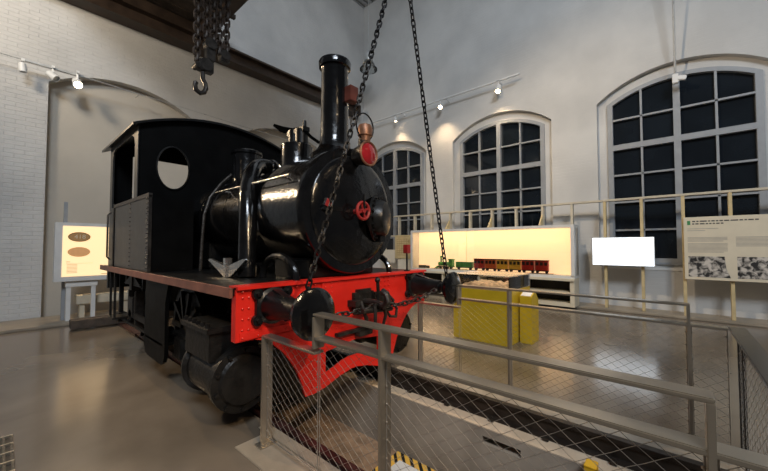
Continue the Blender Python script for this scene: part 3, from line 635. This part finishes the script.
# pit objects
sg = thing('warning_board', 'white board with black and yellow striped border lying in the pit', 'warning board', (-1.6, 2.6, ZP))
part('striped_border', MB().bb((-2.44, 2.1, ZP), (-.6, 3.05, ZP + .03)), M['stripes'], sg)
part('white_face', MB().bb((-2.32, 2.1, ZP + .03), (-.7, 2.93, ZP + .036)), M['white'], sg)
part('pictogram', MB().plate([(-2.18, 2.2), (-1.95, 2.2), (-1.95, 2.79), (-2.02, 2.85), (-2.12, 2.82), (-2.2, 2.6)], 'z', ZP + .036, ZP + .04), M['ink'], sg)
solo('ladder_grip', MB().bb((-.56, 2.965, -.36), (-.48, 2.98, -.10)).bb((-.56, 2.965, -.11), (-.48, 3.08, -.095)).bb((-.56, 3.06, -.155), (-.48, 3.08, -.10)), M['yellow'], 'yellow bent strap hooked over the far pit edge', 'bracket', bevel=.003)
# floor grate at the left
gt = thing('floor_grate', 'dark slotted drain grate in the floor at the left edge', 'grate', (-3.6, -.25, 0))
gb = MB()
for y in lin(-.62, .10, 19): gb.bb((-4.16, y - .007, .001), (-3.0, y + .007, .016))
part('bars', gb, M['grime'], gt)
gc = MB()
for x in lin(-4.16, -3.0, 8): gc.bb((x - .008, -.63, .001), (x + .008, .11, .020))
part('cross_bars', gc, M['steel'], gt)
part('tray', MB().bb((-4.17, -.63, .0005), (-3.0, .11, .002)), M['dark'], gt)

# ================================================================== RAILINGS
def net(mb, x0, x1, z0, z1, y, axis='x', dw=.092, dh=.064, r=.0012):
    # woven diamond net as two families of thin diagonal wires clipped to the bay
    sl = dh / dw
    for sg_ in (1, -1):
        c = z0 - sl * (x1 - x0) - dh
        n0 = -int((x1 - x0) / dw) - 2; n1 = int((z1 - z0) / dh) + int((x1 - x0) / dw) + 3
        for k in range(n0, n1):
            b = z0 + k * dh
            # z = b + sg*sl*(x-x0)
            xs = [x0, x1]
            if sg_ > 0: xa = max(x0, x0 + (z0 - b) / sl); xb = min(x1, x0 + (z1 - b) / sl)
            else: xa = max(x0, x0 + (b - z1) / sl); xb = min(x1, x0 + (b - z0) / sl)
            if xb - xa < .01: continue
            n = max(1, int((xb - xa) / (dw / 2))); pts = []
            for i in range(n + 1):
                x = xa + (xb - xa) * i / n; z = b + sg_ * sl * (x - x0)
                off = .0022 * sg_ * (1 if i % 2 else -1)
                pts.append((x, y + off, z) if axis == 'x' else (y + off, x, z))
            mb.tube(pts, r, 4)
    return mb
def railing(y, s, label, group):
    t = thing('railing', label, 'railing', (-1.2, y, 0), group)
    D = 0 if s > 0 else -.10
    P = [(-2.47, .86), (-1.82 + D, 1.10), (-1.23 + D, 1.11), (.07, 1.11)]
    for i, (x, h) in enumerate(P):
        zb = 0.012 if i != 1 else .89
        pm = MB().bb((x - .010, y - .045, zb), (x + .010, y + .045, h))
        if i != 1:
            pm.bb((x - .05, y - .07, .012), (x + .05, y + .07, .022))
            for sx in (-1, 1): pm.cyl((x + sx * .035, y, .02), (x + sx * .035, y, .034), .008, n=6)
        part('post', pm, M['steel'], t, .002)
    part('top_rail', MB().bb((-1.83 + D, y - .042, 1.108), (.08, y + .042, 1.125)), M['steel'], t, .004)
    part('middle_rail', MB().bb((-1.81 + D, y - .042, .952), (.285, y + .042, .972)), M['steel'], t, .004)
    part('lower_rail', MB().bb((-2.48, y - .042, .852), (-1.81 + D, y + .042, .870)), M['steel'], t, .004)
    for x0, x1, h in ((-2.455, -1.82 + D, .85), (-1.80 + D, -1.245 + D, .95), (-1.215 + D, .055, .95), (.085, .28, .95)):
        nm = net(MB(), x0, x1, .07, h, y)
        nm.tube([(x0, y, .07), (x1, y, .07)], .004, 6).tube([(x0, y, .07), (x0, y, h)], .003, 6).tube([(x1, y, .07), (x1, y, h)], .003, 6)
        for z in lin(.12, h - .05, 9): nm.sphere((x0 + .004, y - .004, z), .006, 6); nm.sphere((x1 - .004, y - .004, z), .006, 6)
        part('wire_mesh', nm, M['wire'], t)
    return t
railing(1.42, 1, 'near stainless railing with wire mesh between the camera and the pit', 'railings round the pit')
railing(3.55, -1, 'far stainless railing with wire mesh beyond the pit', 'railings round the pit')
t = thing('railing', 'end railing crossing the pit end at the right edge of the picture', 'railing', (.34, 2.5, 0), 'railings round the pit')
part('middle_rail', MB().bb((.29, 1.37, .952), (.385, 3.60, .972)), M['steeld'], t, .004)
for y in (3.50, 3.30, 1.5):
    part('post', MB().bb((.325, y - .012, .012), (.345, y + .012, .952)), M['steeld'], t, .002)
nm = net(MB(), 1.5, 3.48, .07, .92, .333, 'y'); nm.tube([(.333, 1.5, .07), (.333, 3.48, .07)], .004, 6)
part('wire_mesh', nm, M['wire'], t)

# ================================================================== EXHIBITS ALONG THE WINDOW WALL
ts = thing('timber_stand', 'long pale pine post and rail frame standing along the window wall', 'frame', (-3, 10.0, .05))
part('top_rail', MB().bb((-9.3, 9.95, 2.70), (2.6, 10.09, 2.75)), M['pinew'], ts, .004)
part('lower_rail', MB().bb((-9.3, 9.98, 1.95), (-1.95, 10.06, 2.0)), M['pinew'], ts, .004)
for k in range(15):
    x = -8.66 + .735 * k; m_ = M['pine'] if k >= 10 else M['pinew']  # yellower pine paints the warm light on the right-hand posts
    part('post', MB().bb((x - .03, 9.955, .05), (x + .03, 10.085, 2.70)), m_, ts, .004)
    if k in (4, 6, 8): part('gusset', MB().plate([(9.95, 2.15), (9.95, 2.46), (9.66, 2.15)], 'x', x - .02, x + .02), M['pine'], ts)
# bench
be = thing('display_bench', 'long cream display bench with open dark compartments under the big light box', 'bench', (-4.4, 9.6, .05))
part('bench_top', MB().bb((-6.98, 9.35, .70), (-1.90, 9.94, .76)), M['cream'], be, .004)
for x in (-6.95, -5.7, -4.45, -3.15, -1.95): part('side_panel', MB().bb((x - .05 * (x > -2), 9.4, .05), (x + .05, 9.94, .70)), M['cream'], be, .003)
part('back_panel', MB().bb((-6.9, 9.90, .05), (-1.95, 9.94, .70)), M['dark'], be)
part('base_board', MB().bb((-6.9, 9.42, .05), (-1.95, 9.90, .14)), M['cream'], be)
part('shelf', MB().bb((-6.9, 9.42, .34), (-1.95, 9.90, .42)), M['cream'], be)
# big light box
lb = thing('light_box', 'long warm glowing display case behind the model train', 'light box', (-4.45, 9.75, .76))
X0, X1, Z0, Z1 = -6.98, -1.90, .80, 2.06
cs = MB().bb((X0, 9.45, Z1), (X1, 9.94, Z1 + .07)).bb((X0, 9.45, Z0 - .04), (X1, 9.94, Z0 + .03)).bb((X0, 9.45, Z0), (X0 + .08, 9.94, Z1)).bb((X1 - .08, 9.45, Z0), (X1, 9.94, Z1)).bb((X0, 9.90, Z0), (X1, 9.94, Z1))
part('case', cs, M['white'], lb, .003)
part('glowing_back', MB().bb((X0 + .08, 9.86, Z0 + .03), (X1 - .08, 9.90, Z1)), M['glow'], lb, 0, 'glowing warm back sheet')
part('panel_seam', MB().bb((-5.06, 9.855, Z0 + .03), (-5.05, 9.862, Z1)), M['cream'], lb)
part('glass_front', MB().bb((X0 + .08, 9.46, Z0 + .03), (X1 - .08, 9.466, Z1)), M['glass'], lb)
# model train in front of the glowing back; spans picture x 437..547
def wheelset(mb, x, y, z, n, L_, r=.034):
    for xx in lin(x - L_ * .36, x + L_ * .36, n): mb.cyl((xx, y - .045, z + r), (xx, y + .045, z + r), r, n=12)
    return mb
ZT = .845; YT = 9.70
solo('model_track', MB().bb((-6.3, YT - .04, Z0 + .032), (-2.45, YT + .04, ZT)), M['tblack'], 'narrow model track strip inside the long light box', 'model track')
tl = thing('model_locomotive', 'small green model steam locomotive at the front of the model train', 'model train', (-5.75, YT, ZT), 'model train in the light box')
part('boiler', MB().cyl((-5.98, YT, ZT + .155), (-5.56, YT, ZT + .155), .065), M['tgreen'], tl)
part('chimney', MB().cyl((-5.90, YT, ZT + .20), (-5.90, YT, ZT + .42), .022, .036), M['tgreen'], tl)
part('cab', MB().bb((-5.58, YT - .07, ZT + .06), (-5.44, YT + .07, ZT + .30)).bb((-5.61, YT - .08, ZT + .30), (-5.42, YT + .08, ZT + .32)), M['tgreen'], tl)
part('cow_catcher', MB().plate([(-6.0, ZT + .01), (-6.0, ZT + .09), (-6.14, ZT + .01)], 'y', YT - .06, YT + .06), M['tgreen'], tl)
part('wheels', wheelset(MB().bb((-6.0, YT - .05, ZT + .055), (-5.42, YT + .05, ZT + .08)), -5.72, YT, ZT, 4, .55, .036), M['tblack'], tl)
def car(x, L_, mm, label, name, h, windows):
    c = thing(name, label, 'model train', (x, YT, ZT), 'model train in the light box')
    part('body', MB().bb((x - L_ / 2, YT - .07, ZT + .075), (x + L_ / 2, YT + .07, ZT + h)), mm, c, .004)
    if windows:
        part('roof', MB().bb((x - L_ / 2 - .012, YT - .08, ZT + h), (x + L_ / 2 + .012, YT + .08, ZT + h + .025)), M['tblack'], c, .006)
        wm = MB()
        for xx in lin(x - L_ * .34, x + L_ * .34, 3): wm.bb((xx - .038, YT - .073, ZT + h - .12), (xx + .038, YT - .065, ZT + h - .03))
        part('windows', wm, M['tblack'], c)
    part('wheels', wheelset(MB().bb((x - L_ / 2, YT - .05, ZT + .05), (x + L_ / 2, YT + .05, ZT + .075)), x, YT, ZT, 2, L_, .034), M['tblack'], c)
car(-5.04, .56, M['tgreen'], 'green model tender just behind the little green locomotive', 'model_tender', .24, False)
tc_ = [(-4.53, 'tred', 'dark red model coach coupled directly behind the green tender'), (-4.17, 'torange', 'orange red model coach, second behind the green tender'),
       (-3.81, 'tyellow', 'yellow model coach coupled behind the orange red one'), (-3.45, 'tyellow', 'yellow model coach coupled in front of the last two red ones'),
       (-3.09, 'tred', 'red model coach between a yellow coach and the last red one'), (-2.73, 'tred', 'last red model coach at the right end of the model train')]
for x, mm, lab in tc_: car(x, .325, M[mm], lab, 'model_coach', .33, True)
cp = thing('caption_block', 'small dark caption block at the left end of the light box', 'caption', (-6.7, 9.7, .83))
part('plate', MB().bb((-6.80, 9.68, .832), (-6.52, 9.74, .93)), M['ink'], cp); part('knob', MB().bb((-6.48, 9.68, .832), (-6.38, 9.74, .92)), M['ink'], cp)
# framed drawing and papers left of the light box
fd = thing('framed_drawing', 'ochre framed technical drawing hung left of the big light box', 'drawing', (-7.7, 9.93, 1.25))
part('board', MB().bb((-8.05, 9.90, 1.12), (-7.28, 9.945, 2.0)), M['pine'], fd, .003)
ln = MB()
for i in range(9):
    z = 1.25 + i * .085; ln.bb((-7.97, 9.896, z), (-7.40 - .1 * random.random(), 9.90, z + .012))
for i in range(6): ln.bb((-7.95 + i * .11, 9.896, 1.3), (-7.94 + i * .11, 9.90, 1.8 + .1 * random.random()))
part('drawn_lines', ln, M['inkm'], fd)
solo('paper_sheet', MB().bb((-8.66, 9.90, .95), (-8.07, 9.945, 1.45)), M['paper'], 'plain pale sheet lower left of the framed drawing, mostly behind the smokebox', 'sheet')
solo('paper_sheet', MB().bb((-7.92, 9.90, .70), (-7.32, 9.945, 1.09)), M['paper'], 'plain pale sheet hung directly below the framed drawing', 'sheet')
# white screen
tv = thing('wall_screen', 'bright blank white screen mounted on the timber posts right of the light box', 'screen', (-.97, 9.88, 1.08))
part('screen_face', MB().bb((-1.56, 9.83, 1.12), (-.36, 9.84, 1.78)), M['tv'], tv)
part('casing', MB().bb((-1.575, 9.84, 1.105), (-.345, 9.95, 1.795)), M['white'], tv, .004)
# information panel
ip = thing('information_panel', 'cream information board with two black and white photographs by the right window', 'panel', (1.1, 9.9, .86))
part('board', MB().bb((.16, 9.88, .86), (2.05, 9.95, 2.21)), M['cream'], ip, .003)
YP = 9.88
part('photograph', MB().plate([(.22, .92), (.86, .92), (.80, 1.12), (.78, 1.36), (.22, 1.36)], 'y', YP - .004, YP), M['photo1'], ip, 0, 'black and white photograph of wreckage')
part('photograph', MB().plate([(.96, .92), (1.90, .92), (1.90, 1.36), (.96, 1.36)], 'y', YP - .004, YP), M['photo2'], ip, 0, 'black and white photograph of a crowd')
hd = MB()
for z, xe in ((2.115, 1.28), (2.06, .78)):
    x = .30
    while x < xe:
        w = random.choice((.035, .05, .075, .11)); hd.bb((x, YP - .003, z - .012), (min(xe, x + w), YP, z + .012)); x += w + .018
part('heading', hd, M['ink'], ip)
part('heading_mark', MB().bb((.22, YP - .003, 2.04), (.27, YP, 2.13)), M['green_ink'], ip)
tx = MB()
for i in range(2): tx.bb((.22, YP - .003, 1.95 - i * .04), (.70 - .2 * i, YP, 1.96 - i * .04))
for i in range(13):
    if i != 4: tx.bb((.22 + .0, YP - .003, 1.76 - i * .026), (.83 - .06 * (i in (3, 12)), YP, 1.770 - i * .026))
for i in range(8): tx.bb((.95, YP - .003, 1.76 - i * .026), (1.56, YP, 1.770 - i * .026))
part('body_text', tx, M['inkl'], ip)

# ================================================================== VITRINE AND LECTERN
vt = thing('display_vitrine', 'mustard yellow display plinth with a glass case holding a relief model', 'display case', (-2.46, 5.75, 0))
vx0, vx1, vy0, vy1 = -2.95, -1.97, 5.25, 6.25
part('plinth', MB().bb((vx0, vy0, 0), (vx1, vy1, .86)), M['mustard'], vt, .004)
part('deck', MB().bb((vx0 + .01, vy0 + .01, .86), (vx1 - .01, vy1 - .01, .875)), M['pinew'], vt)
rm = MB(); G = 14
vs = []; fs = []
for i in range(G):
    for j in range(G):
        ed = min(i, j, G - 1 - i, G - 1 - j)
        vs.append((vx0 + .08 + (vx1 - vx0 - .16) * i / (G - 1), vy0 + .10 + (vy1 - vy0 - .2) * j / (G - 1), .876 + (0 if ed == 0 else .02 + .06 * random.random())))
for i in range(G - 1):
    for j in range(G - 1): fs.append((i * G + j, (i + 1) * G + j, (i + 1) * G + j + 1, i * G + j + 1))
part('relief_model', rm.add(vs, fs), M['model'], vt)
g = .006
part('glass_case', MB().bb((vx0, vy0, .875), (vx1, vy0 + g, 1.08)).bb((vx0, vy1 - g, .875), (vx1, vy1, 1.08)).bb((vx0, vy0, .875), (vx0 + g, vy1, 1.08)).bb((vx1 - g, vy0, .875), (vx1, vy1, 1.08)), M['glass'], vt)
part('case_lid', MB().bb((vx0 - .01, vy0 - .01, 1.08), (vx1 + .01, vy1 + .01, 1.10)), M['glass'], vt)
lc = thing('lectern', 'small mustard yellow lectern with a sloping white label beside the vitrine', 'lectern', (-1.85, 5.85, 0))
part('body', MB().plate([(5.62, 0), (5.98, 0), (5.98, .68), (5.82, .84), (5.62, .76)], 'x', -1.94, -1.75), M['mustard'], lc, .004)
part('label_plate', MB().add([(-1.90, 5.835, .845), (-1.77, 5.835, .845), (-1.77, 5.965, .715), (-1.90, 5.965, .715), (-1.90, 5.828, .838), (-1.77, 5.828, .838), (-1.77, 5.958, .708), (-1.90, 5.958, .708)],
     [(0, 1, 2, 3), (7, 6, 5, 4), (0, 3, 7, 4), (1, 5, 6, 2), (0, 4, 5, 1), (3, 2, 6, 7)]), M['white'], lc)
part('label_plate', MB().add([(-1.92, 5.63, .772), (-1.77, 5.63, .772), (-1.77, 5.80, .84), (-1.92, 5.80, .84), (-1.92, 5.63, .764), (-1.77, 5.63, .764), (-1.77, 5.80, .832), (-1.92, 5.80, .832)],
     [(0, 1, 2, 3), (7, 6, 5, 4), (0, 3, 7, 4), (1, 5, 6, 2), (0, 4, 5, 1), (3, 2, 6, 7)]), M['white'], lc)
# ================================================================== BACK WALL EXHIBIT
sl = thing('light_box', 'warm glowing panel with two oval plates on legs by the back wall', 'light box', (-9.4, 1.15, .05))
part('cabinet', MB().bb((-9.52, .72, .86), (-9.30, 1.72, 2.06)), M['white'], sl, .006)
part('glowing_sheet', MB().bb((-9.30, .83, .96), (-9.292, 1.64, 1.99)), M['glow2'], sl, 0, 'glowing warm sheet')
for y in (.95, 1.34): part('leg', MB().bb((-9.46, y - .035, .05), (-9.38, y + .035, .86)), M['white'], sl, .003)
part('cross_bar', MB().bb((-9.46, .9, .74), (-9.36, 1.40, .84)), M['white'], sl, .003)
XO = -9.290
for z, mm, lab in ((1.77, 'oval', 'bronze oval plate with a pale number'), (1.46, 'oval2', 'plain copper oval plate')):
    ov = part('oval_plate', MB().plate(circ(1.08, z, .175, .10), 'x', XO - .002, XO + .004), M[mm], sl, 0, lab)
    if mm == 'oval':
        part('plate_number', MB().text('418', .12, Matrix.Translation((XO + .006, 1.09, z)) @ Matrix.Rotation(R(90), 4, 'Z') @ Matrix.Rotation(R(90), 4, 'X')), M['cream'], ov)
        part('plate_rim', MB().tube([(XO + .004, a, c) for a, c in circ(1.08, z, .165, .092, 40)], .008, 6, True), M['inkm'], ov)
tt = MB()
for i in range(7): tt.bb((XO - .002, .90, 1.20 - i * .028), (XO + .001, 1.06, 1.207 - i * .028))
tt.bb((XO - .002, .89, 1.255), (XO + .001, .95, 1.265)).bb((XO - .002, .89, 1.225), (XO + .001, 1.3, 1.228)).bb((XO - .002, 1.44, .985), (XO + .001, 1.58, .995))
part('caption_text', tt, M['inkm'], sl)
solo('thin_post', MB().bb((-9.62, .86, .05), (-9.56, .92, 2.5)), M['frame'], 'thin grey upright post behind the oval plates light box', 'post')
lw = thing('low_bench', 'low pale bench behind the legs of the oval plates light box', 'bench', (-9.75, 1.9, .05))
part('seat', MB().bb((-9.95, 1.1, .34), (-9.60, 2.9, .52)), M['pinew'], lw, .004)
for y in (1.2, 1.95, 2.8): part('leg', MB().bb((-9.9, y - .04, .05), (-9.65, y + .04, .34)), M['pinew'], lw)
for i, (y, x) in enumerate(((1.22, -9.02), (1.42, -8.95))):
    solo('paper_scrap', MB().add([(x, y, .004), (x + .10, y + .02, .012), (x + .09, y + .14, .006), (x - .01, y + .11, .02)], [(0, 1, 2, 3)]), M['paper'],
         ('white paper scrap on the floor below the oval plates light box', 'white paper scrap on the floor nearest the timber stop beam')[i], 'paper', 'paper scraps behind the locomotive')

d = bpy.data.lights.new('case_fill', 'AREA'); d.shape = 'RECTANGLE'; d.size = 4.6; d.size_y = .05; d.energy = 16; d.color = WARM  # unseen strip added inside the case to brighten the model train
o = bpy.data.objects.new('case_fill', d); COL.objects.link(o); o.location = (-4.45, 9.52, 2.05); o.rotation_euler = (R(15), 0, 0)
# ================================================================== TRACK LIGHTS
def spot_fixture(p, d, lit, label, group, power=0, cone=70, tgt=None, size=1.0):
    p = Vector(p); d = Vector(d).normalized()
    t = thing('spotlight', label, 'spotlight', p, group)
    top = p + Vector((0, 0, .16 * size))
    part('stem', MB().cyl(p + Vector((0, 0, .04)), top, .016 * size, n=8).box(top, (.10, .05, .05)), M['plastic'], t)
    part('housing', MB().lathe(p - d * .10 * size, d, [(0, .035 * size), (.02 * size, .055 * size), (.17 * size, .062 * size), (.18 * size, .062 * size), (.18 * size, .05 * size), (.15 * size, .05 * size)], 20), M['plastic'], t)
    part('lamp_face', MB().lathe(p - d * .10 * size, d, [(.152 * size, .048 * size), (.165 * size, .046 * size)], 20), M['lamp' if lit else 'lampoff'], t)
    if lit and power:
        l = spot_light('spotlight_beam', p + d * .12, tgt if tgt else p + d * 3, power, WARM, cone, .8, .09)
        l.parent = t; l.location = d * .12
        tv_ = (Vector(tgt) if tgt else p + d * 3) - (p + d * .12); l.rotation_euler = tv_.to_track_quat('-Z', 'Y').to_euler()
    return t
ZT1 = 6.77
solo('lighting_track', MB().bb((-9.9, 10.15, ZT1), (-3.42, 10.20, ZT1 + .05)).bb((-9.5, 10.16, ZT1 + .05), (-9.48, 10.19, ZT1 + .06)).bb((-4.1, 10.17, ZT1 + .0), (-4.08, YW, ZT1 + .04)).bb((-8, 10.17, ZT1), (-7.98, YW, ZT1 + .04)).bb((-6, 10.17, ZT1), (-5.98, YW, ZT1 + .04)), M['plastic'],
     'straight white lighting track above the two farther windows', 'lighting track')
GW = 'spotlights on the window wall track'
spot_fixture((-8.25, 10.175, ZT1 - .16), (.1, .1, -1), True, 'small lit spotlight above the farthest window, leftmost on the white track', GW, 120, 100, (-8.0, 9.6, 2), 1.0)
spot_fixture((-6.18, 10.175, ZT1 - .21), (.3, -.7, -.6), True, 'lit spotlight in the middle of the white track, between the two farther windows', GW, 220, 110, (-6.5, 9.3, .5), 1.3)
spot_fixture((-4.08, 10.175, ZT1 - .24), (.05, -.5, -.85), True, 'lit spotlight above the middle window near the track end', GW, 220, 110, (-4.2, 9.5, .5), 1.5)
GB = 'fittings on the back wall track'
XT = XB + .30
tb = MB().tube([(XT, -3, 5.46), (XT, .3, 5.42)] + [(XT, y, 5.43 - .03 * max(0, y - 1)) for y in lin(.5, 8.3, 9)], .012, 6)
for y in (-1, 2.2, 5.2, 7.9): tb.cyl((XB, y, 5.43 - .03 * max(0, y - 1)), (XT, y, 5.43 - .03 * max(0, y - 1)), .012, n=6)
tb.bb((XT - .03, .25, 5.40), (XT + .03, 1.15, 5.44))
solo('lighting_cable', tb, M['lampoff'], 'thin grey cable with a white track piece high across the back wall', 'cable')
spot_fixture((XT + .02, .22, 5.24), (0, .1, -1), False, 'unlit grey spotlight, leftmost on the back wall cable', GB)
spot_fixture((XT + .02, .66, 5.24), (.5, .6, -.6), False, 'unlit white angled spotlight in the middle of the back wall track', GB, size=1.2)
spot_fixture((XT + .06, 1.05, 5.22), (.8, .0, -.6), True, 'lit warm spotlight at the right end of the back wall track piece', GB, 620, 120, (-6.0, 1.0, 1.2), 1.5)
spot_fixture((XT, 7.75, 5.01), (.6, -.5, -.5), True, 'lit spotlight glaring low behind the locomotive whistle near the corner', GB, 260, 120, (-8.0, 6.5, .5), 2.0)
# pendant lamp near the corner
pd = thing('pendant_lamp', 'old bell shaped glass pendant lamp hanging unlit near the corner', 'pendant lamp', (-8.6, 9.0, 8.25))
part('shade', MB().lathe((-8.6, 9.0, 8.25), (0, 0, 1), [(0, .33), (.04, .335), (.06, .30), (.2, .23), (.34, .16), (.36, .13)], 32), M['prism'], pd)
part('housing', MB().lathe((-8.6, 9.0, 8.58), (0, 0, 1), [(0, .14), (.05, .16), (.22, .16), (.30, .13), (.42, .06), (.44, .02)], 24), M['lampoff'], pd)
part('cord', MB().cyl((-8.6, 9.0, 9.0), (-8.6, 9.0, ZC), .008, n=6), M['lampoff'], pd)
# sensor and its conduit on the right window
sn = thing('sensor_box', 'small white sensor box on a thin pipe at the top of the right window', 'sensor', (.12, 10.28, 5.42))
part('box', MB().box((.10, 10.30, 5.50), (.11, .10, .22)).box((.22, 10.28, 5.48), (.15, .09, .10), Matrix.Rotation(R(15), 3, 'Y')), M['plastic'], sn, .01)
part('pipe', MB().cyl((.10, 10.30, 5.58), (.10, 9.75, 8.4), .022, n=8).cyl((.10, 9.75, 8.4), (.10, 9.7, ZC), .022, n=8), M['lampoff'], sn)
